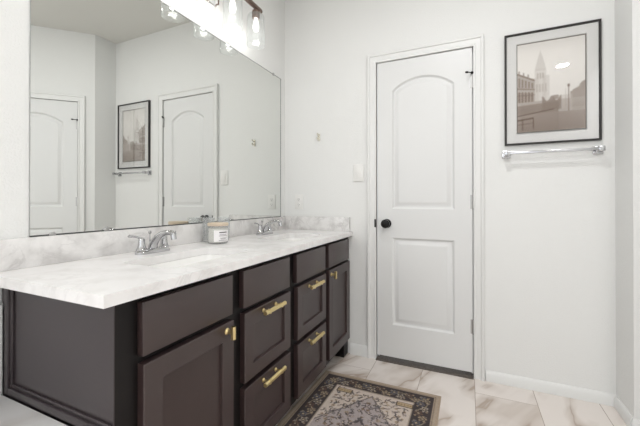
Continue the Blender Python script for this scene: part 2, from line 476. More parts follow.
def door_slab(name, w, h, z0, mirror, mats=M_door):
    """two-panel arch-top moulded door slab; local x 0..w, front face y=0"""
    bm = BM(); th = 0.035
    def loop(pts, y): return [bm.verts.new((x, y, z)) for x, z in pts]
    st = 0.106 * w / 0.61
    P = [(st, w - st, 1.045, 1.858, 0.078), (st, w - st, 0.250, 0.848, 0.0)]
    outer = loop([(0.002, z0), (w - 0.002, z0), (w - 0.002, z0 + h), (0.002, z0 + h)], 0)
    edges = [bm.edges.new((outer[i], outer[(i + 1) % 4])) for i in range(4)]
    for (x0, x1, a, b, rise) in P:
        prev = None
        for i, y in ((0.0, 0.0), (0.003, 0.002), (0.010, 0.0125), (0.015, 0.0145), (0.022, 0.0135), (0.040, 0.0035), (0.044, 0.0022), (0.050, 0.0020)):
            cur = loop(panel_outline(x0, x1, a, b, rise, i), y)
            if prev is None: edges += [bm.edges.new((cur[k], cur[(k + 1) % len(cur)])) for k in range(len(cur))]
            else: bridge(bm, prev, cur)
            prev = cur
        bm.faces.new(prev)
    bmesh.ops.triangle_fill(bm, edges=edges, use_beauty=True)
    back = loop([(0.002, z0), (w - 0.002, z0), (w - 0.002, z0 + h), (0.002, z0 + h)], th)
    bridge(bm, outer, back); bm.faces.new(back)
    bmesh.ops.recalc_face_normals(bm, faces=bm.faces)
    o = struct(name, bm, mats, local=True)
    return o

def hinge(par, x, z, stop=False, name='hinge'):
    bm = BM()
    tube(bm, [(x, -0.004, z - 0.044), (x, -0.004, z + 0.044)], 0.0055, 10)
    for k in (-1, 1): tube(bm, [(x, -0.004, z + k * 0.044), (x, -0.004, z + k * 0.048)], 0.0035, 8)
    box(bm, (x - 0.016, -0.0012, z - 0.044), (x - 0.003, 0.001, z + 0.044))
    o = obj(name, bm, M_nickel, par, local=True)
    return o

def knob(par, x, z):
    bm = BM()
    lathe(bm, (x, 0, z), (0, -1, 0), [(0.031, 0.0), (0.031, 0.004), (0.026, 0.009), (0.013, 0.012), (0.011, 0.026), (0.016, 0.032), (0.026, 0.038), (0.030, 0.048), (0.029, 0.057), (0.022, 0.064), (0.010, 0.066), (0.0, 0.0662)], 28, True, False)
    return obj('door_knob', bm, M_black, par, local=True)

def door_stop(par, x, z):
    bm = BM()
    tube(bm, [(x, -0.006, z), (x - 0.008, -0.014, z)], [0.008, 0.008], 10)
    tube(bm, [(x - 0.004, -0.010, z), (x - 0.022, -0.030, z - 0.002), (x - 0.034, -0.042, z - 0.004)], [0.0035, 0.0035, 0.0035], 8)
    tube(bm, [(x - 0.030, -0.038, z - 0.003), (x - 0.040, -0.048, z - 0.005)], [0.0065, 0.006], 10)
    return obj('door_stop', bm, M_black, par, local=True)

ZB = 0.030                 # the slab hangs clear of the floor
w1 = DR - DL
c1 = casing('trim_1', DL - JG, DR + JG, DT + JG); c1.location = (0, D, 0)
d1 = door_slab('door_1', w1, DT - ZB, ZB, False); d1.location = (DL, D + 0.002, 0)
d1['label'] = 'white arch-top two-panel door with black round knob beside the vanity'
for z in (1.852, 1.095, 0.315): hinge(d1, w1 + 0.002, z)
door_stop(d1, w1 + 0.002, 1.900)
knob(d1, 0.070, 0.945)
obj('strike_plate', box(BM(), (DL - 0.0145, -0.0155, 0.917), (DL - 0.0030, -0.0080, 0.973), 0.002), M_black, c1, local=True)

c2 = casing('trim_2', D2L - JG, D2R + JG, DT + JG); c2.matrix_world = ANG
w2 = D2R - D2L
d2 = door_slab('door_2', w2, DT - ZB, ZB, True); d2.matrix_world = ANG @ Matrix.Translation((D2L, 0.002, 0))
d2['label'] = 'white arch-top two-panel door on the angled wall, seen in the mirror'
# hinged on the edge nearest the corner: mirror the hardware
def flip_x(o, w):
    for v in o.data.vertices: v.co.x = w - v.co.x
    o.data.flip_normals()
for z in (1.838, 1.095, 0.315): flip_x(hinge(d2, w2 + 0.002, z), w2)
flip_x(door_stop(d2, w2 + 0.002, 1.888), w2)
flip_x(knob(d2, 0.070, 0.945), w2)

# ------------------------------------------------------------------ tiled ledge left of the vanity
ZL = 0.509
t = thing('tiled_ledge', (0.29, -0.20, 0), 'pale marble tiled ledge at the left end of the vanity', 'ledge')
obj('ledge_body', box(BM(), (0.001, -0.95, 0.0), (0.52, 0.5235, ZL), 0.003), M_ledge, t)
obj('wall_tile', box(BM(), (0.001, -0.95, ZL), (0.034, 0.5235, 0.782), 0.003), M_ledge, t)

# ------------------------------------------------------------------ vanity cabinet
VY0, VY1 = 0.537, D - 0.002
XF = 0.529            # face-frame plane
ZU = ZC - 0.0305      # underside of the stone
van = thing('vanity_cabinet', (0.28, 1.40, 0), 'dark brown double-sink vanity cabinet with brass bar pulls', 'cabinet')
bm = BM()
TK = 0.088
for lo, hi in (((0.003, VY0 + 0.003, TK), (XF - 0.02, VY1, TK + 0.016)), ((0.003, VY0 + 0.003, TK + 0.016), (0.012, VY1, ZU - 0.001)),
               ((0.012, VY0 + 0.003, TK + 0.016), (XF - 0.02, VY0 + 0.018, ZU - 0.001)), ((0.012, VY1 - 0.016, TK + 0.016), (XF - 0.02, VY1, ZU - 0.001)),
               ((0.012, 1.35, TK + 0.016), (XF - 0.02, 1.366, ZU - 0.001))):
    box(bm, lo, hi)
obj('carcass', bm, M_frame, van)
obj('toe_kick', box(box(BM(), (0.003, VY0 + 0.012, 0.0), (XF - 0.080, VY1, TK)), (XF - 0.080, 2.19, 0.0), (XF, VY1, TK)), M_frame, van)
# side panel with a raised strip round it
obj('side_panel', box(BM(), (0.003, VY0, TK), (XF, VY0 + 0.003, ZU - 0.0005)), M_side, van)
bm = BM()
box(bm, (0.036, VY0 - 0.012, 0.512), (0.058, VY0 - 0.0002, ZU - 0.001), 0.002)
box(bm, (0.058, VY0 - 0.012, 0.512), (XF - 0.004, VY0 - 0.0002, 0.534), 0.002)
box(bm, (0.058, VY0 - 0.006, 0.534), (0.070, VY0 - 0.0003, ZU - 0.001), 0.0015)
box(bm, (0.070, VY0 - 0.006, 0.534), (XF - 0.004, VY0 - 0.0003, 0.545), 0.0015)
box(bm, (0.0215, VY0 - 0.012, 0.785), (0.036, VY0 - 0.0002, ZU - 0.001), 0.002)
obj('side_trim', bm, M_side, van)
# face frame: stiles and rails
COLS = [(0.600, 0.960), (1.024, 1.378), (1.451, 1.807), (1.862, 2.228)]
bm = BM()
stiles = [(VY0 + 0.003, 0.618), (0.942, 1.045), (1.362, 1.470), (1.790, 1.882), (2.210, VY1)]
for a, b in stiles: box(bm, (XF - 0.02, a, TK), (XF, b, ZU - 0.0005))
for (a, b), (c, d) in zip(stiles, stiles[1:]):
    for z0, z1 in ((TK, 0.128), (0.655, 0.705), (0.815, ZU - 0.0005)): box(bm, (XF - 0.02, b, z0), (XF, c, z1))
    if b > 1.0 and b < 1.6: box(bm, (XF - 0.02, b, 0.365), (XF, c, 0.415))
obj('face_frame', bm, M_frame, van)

def slab_front(bm, y0, y1, z0, z1, th=0.024):
    box(bm, (XF + 0.0004, y0, z0), (XF + th, y1, z1), 0.002)
    return bm
def shaker_front(bm, y0, y1, z0, z1, rail=0.056, th=0.025):
    """one-piece frame-and-panel front"""
    x1 = XF + th; x0 = XF + 0.0004
    def loop(i, x): return [bm.verts.new((x, y, z)) for y, z in ((y0 + i, z0 + i), (y1 - i, z0 + i), (y1 - i, z1 - i), (y0 + i, z1 - i))]
    seq = [loop(0, x0), loop(0, x1 - 0.002), loop(0.002, x1), loop(rail - 0.001, x1), loop(rail, x1 - 0.001), loop(rail + 0.0012, x1 - 0.012), loop(rail + 0.003, x1 - 0.0125)]
    for a, b in zip(seq, seq[1:]): bridge(bm, a, b)
    bm.faces.new(seq[0][::-1]); bm.faces.new(seq[-1])
    bmesh.ops.recalc_face_normals(bm, faces=bm.faces)
    return bm
XH = XF + 0.025
def bar_pull(par, yc, z, L=0.158):
    bm = BM()
    xb = XH + 0.030
    tube(bm, [(xb, yc - L / 2, z), (xb, yc + L / 2, z)], 0.0095, 6)
    for s_ in (-1, 1):
        y = yc + s_ * L * 0.30
        lathe(bm, (XH - 0.001, y, z), (1, 0, 0), [(0.009, 0), (0.009, 0.003), (0.005, 0.007), (0.0048, 0.028)], 14)
        box(bm, (xb - 0.0072, y - 0.005, z - 0.0092), (xb + 0.0072, y + 0.005, z + 0.0092), 0.001)
    return obj('handle', bm, M_brass, par)
def t_pull(par, y, z):
    bm = BM()
    xb = XH + 0.028
    tube(bm, [(xb, y, z - 0.023), (xb, y, z + 0.021)], 0.0092, 6)
    lathe(bm, (XH - 0.001, y, z), (1, 0, 0), [(0.012, 0), (0.012, 0.003), (0.0075, 0.008), (0.0070, 0.026)], 14)
    return obj('knob', bm, M_brass, par)

for a, b in COLS:
    obj('false_front', slab_front(BM(), a, b, 0.690, 0.832), M_front, van)
dr = obj('door', shaker_front(BM(), 0.602, 0.966, 0.122, 0.668, 0.060), M_front, van); t_pull(dr, 0.928, 0.640)
dr = obj('door', shaker_front(BM(), 1.868, 2.244, 0.122, 0.674, 0.060), M_front, van); t_pull(dr, 1.898, 0.645)
for (a, b) in ((1.031, 1.384), (1.459, 1.816)):
    for z0, z1 in ((0.403, 0.668), (0.112, 0.380)):
        dr = obj('drawer', shaker_front(BM(), a, b, z0, z1), M_front, van)
        bar_pull(dr, (a + b) / 2 - 0.006, z1 - 0.022)

# ------------------------------------------------------------------ countertop with two sinks
ct = thing('countertop', (0.28, 1.40, ZU), 'white veined stone countertop with two undermount sinks and a backsplash', 'countertop')
CX1, CY0, CY1 = 0.565, 0.489, D - 0.0015
SINKS = [(0.205, 0.455, 0.775, 1.205), (0.205, 0.455, 1.590, 1.995)]
def rrect(x0, x1, y0, y1, r, n=6):
    pts = []
    for cx, cy, a0 in ((x1 - r, y1 - r, 0), (x0 + r, y1 - r, 90), (x0 + r, y0 + r, 180), (x1 - r, y0 + r, 270)):
        for k in range(n + 1):
            a = R(a0 + 90 * k / n); pts.append((cx + r * math.cos(a), cy + r * math.sin(a)))
    return pts
bm = BM()
def stone_face(z):
    edges = []; loops = []
    for pts in [[(0.001, CY0), (CX1, CY0), (CX1, CY1), (0.001, CY1)]] + [rrect(*s_, 0.035) for s_ in SINKS]:
        vs = [bm.verts.new((x, y, z)) for x, y in pts]; loops.append(vs)
        edges += [bm.edges.new((vs[i], vs[(i + 1) % len(vs)])) for i in range(len(vs))]
    bmesh.ops.triangle_fill(bm, edges=edges, use_beauty=True)
    return loops
la = stone_face(ZC); lb = stone_face(ZU)
for a, b in zip(la, lb): bridge(bm, a, b)
bmesh.ops.recalc_face_normals(bm, faces=bm.faces)
obj('slab', bm, M_counter, ct)
ZS = 0.9785
obj('backsplash', box(BM(), (0.001, CY0, ZC), (0.019, D - 0.022, ZS), 0.0015), M_splash, ct)
obj('side_splash', box(BM(), (0.001, D - 0.0215, ZC), (0.548, D - 0.0015, ZS + 0.004), 0.0015), M_splash, ct)
for s_ in SINKS:
    x0, x1, y0, y1 = s_
    bm = BM(); prev = None
    for i, z, r in ((-0.012, ZU - 0.0008, 0.04), (0.001, ZU - 0.0008, 0.035), (0.003, ZU - 0.02, 0.036), (0.026, ZU - 0.070, 0.045), (0.055, ZU - 0.105, 0.05), (0.09, ZU - 0.116, 0.03)):
        cur = [bm.verts.new((x, y, z)) for x, y in rrect(x0 + i, x1 - i, y0 + i, y1 - i, r)]
        if prev: bridge(bm, prev, cur)
        prev = cur
    bm.faces.new(prev)
    for f in bm.faces: f.normal_flip()
    sk = obj('sink_basin', bm, M_basin, ct)
    obj('drain', lathe(BM(), ((x0 + x1) / 2 - 0.02, (y0 + y1) / 2, ZU - 0.119), (0, 0, 1), [(0.022, 0), (0.022, 0.003), (0.016, 0.004), (0.015, 0.008), (0.0, 0.009)], 24, True, False), M_chrome, sk)

# ------------------------------------------------------------------ faucets
def faucet(yc, label):
    x = 0.108
    t = thing('faucet', (x, yc, ZC), label, 'faucet', 'chrome faucets on the vanity')
    bm = BM(); prev = None
    hw = 0.079
    for dx, dy, z in ((0.026, hw, 0.0003), (0.026, hw, 0.010), (0.022, hw - 0.004, 0.016), (0.016, hw - 0.012, 0.020)):
        pts = rrect(x - dx, x + dx, yc - dy, yc + dy, min(dx, dy) * 0.98, 8)
        cur = [bm.verts.new((px, py, ZC + z)) for px, py in pts]
        if prev: bridge(bm, prev, cur)
        else: bm.faces.new(cur[::-1])
        prev = cur
    bm.faces.new(prev)
    obj('base_plate', bm, M_chrome, t)
    # arching spout
    pts = spline([(x - 0.004, yc, ZC + 0.012), (x + 0.004, yc, ZC + 0.040), (x + 0.030, yc, ZC + 0.068), (x + 0.066, yc, ZC + 0.085), (x + 0.104, yc, ZC + 0.088), (x + 0.121, yc, ZC + 0.080)], 6)
    n = len(pts)
    rad = [0.021 - 0.0085 * min(1, i / (n * 0.65)) for i in range(n)]
    sp_ = obj('spout', tube(BM(), pts, rad, 18, True, 0.85), M_chrome, t)
    obj('aerator', tube(BM(), [(x + 0.116, yc, ZC + 0.084), (x + 0.121, yc, ZC + 0.060)], [0.0115, 0.011], 16), M_chrome, sp_)
    obj('lift_rod', lathe(BM(), (x - 0.020, yc, ZC + 0.015), (0, 0, 1), [(0.0025, 0), (0.0025, 0.062), (0.006, 0.064), (0.007, 0.070), (0.004, 0.076), (0, 0.077)], 14, True, False), M_chrome, t)
    for s_ in (-1, 1):
        bm = BM(); yh = yc + s_ * 0.0545
        lathe(bm, (x, yh, ZC + 0.014), (0, 0, 1), [(0.021, 0), (0.0215, 0.006), (0.017, 0.012), (0.0145, 0.022), (0.013, 0.036), (0.0125, 0.046), (0.009, 0.053), (0.0, 0.055)], 22, True, False)
        lv = spline([(x, yh, ZC + 0.050), (x, yh + s_ * 0.010, ZC + 0.066), (x + 0.002, yh + s_ * 0.034, ZC + 0.076), (x + 0.003, yh + s_ * 0.060, ZC + 0.079)], 6)
        m_ = len(lv)
        tube(bm, lv, [0.0098 - 0.0038 * math.sin(PI * i / (m_ - 1) * 0.9) if i < m_ - 1 else 0.005 for i in range(m_)], 14, True, 0.75)
        obj('lever_handle', bm, M_chrome, t)
faucet(0.990, 'chrome two-lever faucet at the near sink, left of the candle')
faucet(1.832, 'chrome two-lever faucet at the far sink, near the corner')

# ------------------------------------------------------------------ mirror
MY0, MY1, MZ0, MZ1 = 0.604, 2.2037, 0.9795, 2.0437
t = thing('wall_mirror', (0, (MY0 + MY1) / 2, MZ0), 'large frameless mirror above the backsplash', 'mirror')
bm = BM(); box(bm, (0.001, MY0, MZ0), (0.0065, MY1, MZ1))
bm.faces.ensure_lookup_table()
for f in bm.faces: f.material_index = 0 if f.calc_center_median().x > 0.006 else 1
obj('mirror_glass', bm, [M_mirror, M_mirror_edge], t, smooth=False)
M_mirror_rim = principled('mirror_rim', srgb(168, 170, 168), 0.3, 0.2)
bpy.data.objects['mirror_glass'].data.materials[1] = M_mirror_rim
obj('polished_rim', box(box(BM(), (0.0066, MY1 - 0.0045, MZ0 + 0.004), (0.0072, MY1, MZ1)), (0.0066, MY0, MZ1 - 0.0028), (0.0072, MY1 - 0.0045, MZ1)), M_mirror_edge, t)
obj('bottom_channel', box(BM(), (0.001, MY0, MZ0 - 0.0004), (0.0085, MY1, MZ0 + 0.004)), M_mirror_edge, t)
for y, z, s_ in ((0.668, MZ0, 1), (0.857, MZ0, 1), (2.095, MZ1, -1)):
    bm = BM()
    lathe(bm, (0.0065, y, z + s_ * 0.001), (1, 0, 0), [(0.011, 0), (0.011, 0.003), (0.008, 0.0045), (0.0, 0.005)], 20, True, False)
    if s_ > 0:
        for v in bm.verts:
            if v.co.z < MZ0 + 0.0002: v.co.z = MZ0 + 0.0002
    obj('mirror_clip', bm, M_nickel, t)

# ------------------------------------------------------------------ vanity light
LX = 0.113
LY = [1.724 - 0.2245 * k for k in range(4)]
ym = sum(LY) / 4
t = thing('vanity_light', (0, ym, 2.3), 'bronze bar light with four clear glass shades above the mirror', 'wall light')
bm = BM(); box(bm, (0.0005, ym - 0.06, 2.335), (0.018, ym + 0.06, 2.455), 0.004)
tube(bm, [(0.015, ym, 2.395), (LX, ym, 2.395), (LX, ym, 2.325)], 0.009, 12)
obj('backplate', bm, M_bronze, t)
bm = BM(); box(bm, (LX - 0.012, LY[3] - 0.055, 2.306), (LX + 0.012, LY[0] + 0.052, 2.328), 0.003)
lathe(bm, (LX, LY[0] + 0.052, 2.317), (0, 1, 0), [(0.010, 0), (0.012, 0.004), (0.006, 0.010), (0.0, 0.014)], 14, True, False)
lathe(bm, (LX, LY[3] - 0.055, 2.317), (0, -1, 0), [(0.010, 0), (0.012, 0.004), (0.006, 0.010), (0.0, 0.014)], 14, True, False)
obj('bar', bm, M_bronze, t)
# slim wire loop behind the shades
bm = BM()
lp = [(0.034, ym + 0.086, 2.335), (0.034, ym + 0.086, 2.215)]
for k in range(1, 7): lp.append((0.034, ym + 0.086 - 0.022 * math.sin(R(15 * k)), 2.215 - 0.022 * (1 - math.cos(R(15 * k))) * 1.0))
lp += [(0.034, ym - 0.064, 2.193)]
for k in range(1, 7): lp.append((0.034, ym - 0.064 - 0.022 * (1 - math.cos(R(15 * k))), 2.193 + 0.022 * math.sin(R(15 * k))))
lp += [(0.034, ym - 0.086, 2.335)]
tube(bm, lp, 0.0038, 8)
tube(bm, [(0.034, ym - 0.086, 2.3365), (0.034, ym + 0.086, 2.3365)], 0.0038, 8)
tube(bm, [(0.016, ym, 2.345), (0.034, ym, 2.3365)], 0.0038, 8)
obj('wire_loop', bm, M_bronze, t)
for y in LY:
    bm = BM()
    lathe(bm, (LX, y, 2.306), (0, 0, -1), [(0.008, 0), (0.008, 0.010), (0.022, 0.012), (0.0235, 0.020), (0.0235, 0.058), (0.021, 0.061)], 24)
    so = obj('socket', bm, M_bronze, t)
    bm = BM()
    pr = [(0.020, 0.0), (0.047, 0.004), (0.0515, 0.012), (0.0530, 0.030), (0.0575, 0.186), (0.0585, 0.194)]
    full = pr + [(r - 0.0028, h - (0.0 if k else 0)) for k, (r, h) in enumerate(reversed(pr))]
    lathe(bm, (LX, y, 2.270), (0, 0, -1), pr + [(0.0572, 0.1955)] + [(r - 0.0026, max(h, 0.0026)) for r, h in reversed(pr)], 36, False, False)
    bmesh.ops.recalc_face_normals(bm, faces=bm.faces)
    obj('lamp_shade', bm, M_glass_shade, so)
    bm = BM()
    lathe(bm, (LX, y, 2.246), (0, 0, -1), [(0.011, 0), (0.011, 0.012), (0.013, 0.024), (0.0175, 0.042), (0.0190, 0.058), (0.0165, 0.068), (0.011, 0.078), (0.005, 0.083), (0, 0.084)], 24, True, False)
    obj('bulb', bm, M_bulb, so)
    l = bpy.data.lights.new('bulb_light', 'POINT'); l.energy = 0.35; l.shadow_soft_size = 0.019; l.color = (1.0, 0.965, 0.93)
    lo = bpy.data.objects.new('bulb_light', l); COL.objects.link(lo); lo.parent = so
    lo.location = Vector((LX, y, 2.135)) - world_offset(so)

# ------------------------------------------------------------------ framed picture
def colour_sheet(name, pos, img, thick_dir, mat, parent, thick=0.0):
    """a grid whose vertices sit at pos(i,j) and take the colours of img (linear rgb)"""
    ny, nx = img.shape[:2]
    verts = [pos(i, j) for j in range(ny) for i in range(nx)]
    faces = [(j * nx + i, j * nx + i + 1, (j + 1) * nx + i + 1, (j + 1) * nx + i) for j in range(ny - 1) for i in range(nx - 1)]
    cols = np.ones((ny * nx, 4), np.float32); cols[:, :3] = img.reshape(-1, 3)
    if thick:
        base = len(verts); tv = Vector(thick_dir) * thick
        rim = [i for i in range(nx)] + [j * nx + nx - 1 for j in range(1, ny)] + [(ny - 1) * nx + i for i in range(nx - 2, -1, -1)] + [j * nx for j in range(ny - 2, 0, -1)]
        for r_ in rim: verts.append(tuple(Vector(verts[r_]) + tv))
        k = len(rim)
        for a in range(k): faces.append((rim[(a + 1) % k], rim[a], base + a, base + (a + 1) % k))
        faces.append(tuple(range(base + k - 1, base - 1, -1)))
        cols = np.vstack([cols, cols[rim]])
    me = bpy.data.meshes.new(name); me.from_pydata(verts, [], faces)
    at = me.color_attributes.new('pattern', 'FLOAT_COLOR', 'POINT'); at.data.foreach_set('color', cols.ravel())
    me.materials.append(mat); me.update()
    o = bpy.data.objects.new(name, me); COL.objects.link(o)
    if parent is not None: o.parent = parent
    return o

def lin(c): 
    c = np.asarray(c, float) / 255.0
    return np.where(c <= 0.04045, c / 12.92, ((c + 0.055) / 1.055) ** 2.4)

def sepia_picture(nx=200, ny=312):
    """a misty old-town square: arcaded house, church tower, railings, lamp post, trees"""
    rng = np.random.default_rng(3)
    x, y = np.meshgrid(np.linspace(0, 1, nx), np.linspace(0, 1, ny))     # y 0 = top
    v = 236 - 12 * np.abs(y - 0.30) / 0.7
    v = np.where(y < 0.12, v - 10 * (0.12 - y) / 0.12, v)
    noise = lambda s: np.kron(rng.random((ny // s + 2, nx // s + 2)), np.ones((s, s)))[:ny, :nx]
    def blend(mask, val, a=1.0):
        nonlocal v
        v = np.where(mask, v * (1 - a) + val * a, v)
    # faint church: nave and spire fading into the mist
    for cx, wd, top in ((0.355, 0.085, 0.30), (0.44, 0.05, 0.38), (0.28, 0.05, 0.40)):
        blend((np.abs(x - cx) < wd) & (y > top) & (y < 0.72), 200, 0.55)
    blend((np.abs(x - 0.355) < np.clip((y - 0.09) * 0.40, 0, 0.078)) & (y < 0.32), 204, 0.7)
    for k in range(3): blend((np.abs(x - 0.315 - 0.04 * k) < 0.010) & (y > 0.35) & (y < 0.41), 164, 0.6)
    for k in range(4): blend((np.abs(x - 0.30 - 0.045 * k) < 0.012) & (y > 0.47) & (y < 0.56), 170, 0.5)
    # left house in perspective with arcade
    roof = 0.335 + x * 0.34
    blend((x < 0.27) & (y > roof) & (y < 0.80), 172, 0.85)
    blend((x < 0.27) & (y > roof - 0.012) & (y < roof + 0.008), 118, 0.8)
    blend((x < 0.27) & (np.abs(y - 0.50 - x * 0.10) < 0.008), 124, 0.7)
    blend((x < 0.27) & (np.abs(y - 0.58 - x * 0.03) < 0.006), 130, 0.7)
    for k in range(5):
        cx = 0.03 + 0.05 * k
        blend((np.abs(x - cx) < 0.013) & (y > roof + 0.035) & (y < 0.485 + 0.1 * x), 122, 0.8)
        blend((np.abs(x - cx) < 0.016) & (y > 0.535 + 0.08 * x + ((x - cx) * 30) ** 2 * 0.05) & (y < 0.66), 112, 0.8)
    for cx in (0.03, 0.10, 0.17): blend((np.abs(x - cx) < 0.010) & (y > roof - 0.045) & (y < roof), 138, 0.8)
    # trees right
    tree = 0.60 + 0.055 * np.sin(x * 37) * 0.3 - (x - 0.80) * 0.60 + (noise(5) - 0.5) * 0.03
    blend((x > 0.79) & (y > tree) & (y < 0.76), 140, 0.75)
    # ground
    g = np.clip((y - 0.62) / 0.38, 0, 1)
    blend((y > 0.66) & (x > 0.05), 182 - 46 * g, 0.85)
    blend(y > 0.80, 166 - 36 * g, 0.85)
    blend((x > 0.62) & (x < 0.82) & (y > 0.62) & (y < 0.80), 190, 0.45)
    # hedge and railing
    blend((x < 0.62) & (y > 0.70 - x * 0.03) & (y < 0.80), 128, 0.65)
    blend((x > 0.38) & (x < 0.66) & (y > 0.645 + 0.03 * np.sin(x * 45)) & (y < 0.77), 132, 0.75)
    blend((np.abs(x - 0.58) < 0.04) & (np.abs(y - 0.635) < 0.022), 118, 0.6)
    blend((x < 0.55) & (np.abs(y - (0.815 - 0.09 * x)) < 0.006), 88, 0.8)
    # bench bottom left
    blend((x < 0.25) & (np.abs(y - (0.865 - 0.07 * x)) < 0.008), 78, 0.85)
    blend((np.abs(x - 0.245) < 0.008) & (y > 0.845) & (y < 0.965), 78, 0.8)
    blend((np.abs(x - 0.08) < 0.008) & (y > 0.86) & (y < 0.98), 84, 0.8)
    blend((x < 0.25) & (np.abs(y - (0.915 - 0.05 * x)) < 0.004), 92, 0.7)
    # lamp post and thin poles
    blend((np.abs(x - 0.765) < 0.005) & (y > 0.52) & (y < 0.80), 96, 0.85)
    blend((np.abs(x - 0.765) < 0.014) & (np.abs(y - 0.52) < 0.014), 110, 0.85)
    blend((np.abs(x - 0.725) < 0.003) & (y > 0.55) & (y < 0.76), 140, 0.6)
    v = v + (noise(2) - 0.5) * 5 * (y > 0.35)
    # soften
    for _ in range(5):
        v = (v + np.roll(v, 1, 0) + np.roll(v, -1, 0) + np.roll(v, 1, 1) + np.roll(v, -1, 1)) / 5
    v = np.clip(v, 0, 255) * 1.0 + np.clip((170 - v) / 100, 0, 1) * 14
    k = np.clip((222 - v) / 110, 0, 1)
    img = np.stack([v - 4 * 0, v - 4 - 15 * k, v - 9 - 22 * k], -1)
    return lin(np.clip(img, 20, 250))

PX0, PX1, PZ0, PZ1 = 1.528, 1.988, 1.430, 2.088
t = thing('picture_frame', ((PX0 + PX1) / 2, D, PZ0), 'black-framed sepia street print in a pale mat above the towel bar', 'picture')
def frame_ring(x0, x1, z0, z1, w, ya, yb):
    bm = BM()
    def loop(i, y): return [bm.verts.new((x, y, z)) for x, z in ((x0 + i, z0 + i), (x1 - i, z0 + i), (x1 - i, z1 - i), (x0 + i, z1 - i))]
    seq = [loop(0, ya), loop(0, yb + 0.002), loop(0.002, yb), loop(w - 0.002, yb), loop(w, yb + 0.002), loop(w, ya)]
    for a, b in zip(seq, seq[1:]): bridge(bm, a, b)
    bridge(bm, seq[-1], seq[0])
    bmesh.ops.recalc_face_normals(bm, faces=bm.faces); return bm
obj('frame', frame_ring(PX0, PX1, PZ0, PZ1, 0.010, D - 0.001, D - 0.023), M_blackframe, t)
IX0, IX1, IZ0, IZ1 = 1.591, 1.923, 1.500, 2.024
obj('mat_board', frame_ring(PX0 + 0.0101, PX1 - 0.0101, PZ0 + 0.0101, PZ1 - 0.0101, IX0 - PX0 - 0.0101, D - 0.008, D - 0.013), M_mat, t)
obj('inner_line', frame_ring(IX0, IX1, IZ0, IZ1, 0.0035, D - 0.008, D - 0.0115), M_matline, t)
img = sepia_picture()
ny, nx = img.shape[:2]; off = Vector(t.location)
colour_sheet('print', lambda i, j: tuple(Vector((IX0 + 0.0036 + (IX1 - IX0 - 0.0072) * i / (nx - 1), D - 0.0095, IZ1 - 0.0036 - (IZ1 - IZ0 - 0.0072) * j / (ny - 1))) - off), img, (0, 1, 0), M_print, t, 0.0015)
obj('glazing', box(BM(), (PX0 + 0.0101, D - 0.0165, PZ0 + 0.0101), (PX1 - 0.0101, D - 0.015, PZ1 - 0.0101)), M_glazing, t)

# ------------------------------------------------------------------ towel bar
t = thing('towel_bar', (1.76, D, 1.38), 'chrome towel bar with square posts under the framed picture', 'towel bar')
yb = D - 0.062; zb = 1.378
obj('bar', box(BM(), (1.545, yb - 0.0075, zb - 0.0075), (1.965, yb + 0.0075, zb + 0.0075), 0.0015), M_bar, t)
for x in (1.536, 1.974):
    bm = BM()
    box(bm, (x - 0.022, D - 0.010, zb - 0.022), (x + 0.022, D - 0.0005, zb + 0.022), 0.002)
    box(bm, (x - 0.013, yb - 0.014, zb - 0.013), (x + 0.013, D - 0.010, zb + 0.013), 0.002)
    obj('bracket', bm, M_bar, t)

# ------------------------------------------------------------------ wall plates and hook
t = thing('light_switch', (0.612, D, 1.30), 'white rocker light switch on the wall left of the door', 'switch')
bm = BM(); box(bm, (0.573, D - 0.008, 1.240), (0.651, D - 0.0003, 1.364), 0.0025)
obj('plate', bm, M_plate, t)
bm = BM(); box(bm, (0.596, D - 0.0125, 1.268), (0.628, D - 0.008, 1.336), 0.0015)
for v in bm.verts:
    if v.co.z < 1.3 and v.co.y < D - 0.010: v.co.y += 0.002
obj('rocker', bm, M_plate, t)
t = thing('wall_outlet', (0.131, D, 1.093), 'white wall outlet in the corner above the side splash', 'outlet')
obj('plate', box(BM(), (0.096, D - 0.006, 1.035), (0.166, D - 0.0003, 1.150), 0.0025), M_plate, t)
for zc in (1.072, 1.113):
    so = obj('socket', lathe(BM(), (0.131, D - 0.006, zc), (0, -1, 0), [(0.0165, 0), (0.0165, 0.0015), (0.0155, 0.002)], 24), M_plate, t)
    bm = BM()
    box(bm, (0.1235, D - 0.0086, zc - 0.002), (0.1255, D - 0.0079, zc + 0.008)); box(bm, (0.1365, D - 0.0086, zc - 0.002), (0.1385, D - 0.0079, zc + 0.006))
    box(bm, (0.129, D - 0.0086, zc - 0.011), (0.133, D - 0.0079, zc - 0.007))
    obj('slots', bm, M_slot, so)
t = thing('wall_hook', (0.300, D, 1.58), 'small shiny brass robe hook on the wall between mirror and door', 'hook')
bm = BM(); box(bm, (0.2905, D - 0.006, 1.553), (0.3095, D - 0.0003, 1.607), 0.004, 3)
obj('backplate', bm, M_hook, t)
bm = BM()
tube(bm, spline([(0.300, D - 0.005, 1.592), (0.300, D - 0.022, 1.596), (0.300, D - 0.032, 1.604)], 5), [0.006] * 10 + [0.008], 12)
tube(bm, spline([(0.300, D - 0.005, 1.575), (0.300, D - 0.020, 1.562), (0.300, D - 0.030, 1.566), (0.300, D - 0.033, 1.576)], 5), [0.0055] * 15 + [0.0065], 12)
obj('prongs', bm, M_hook, t)

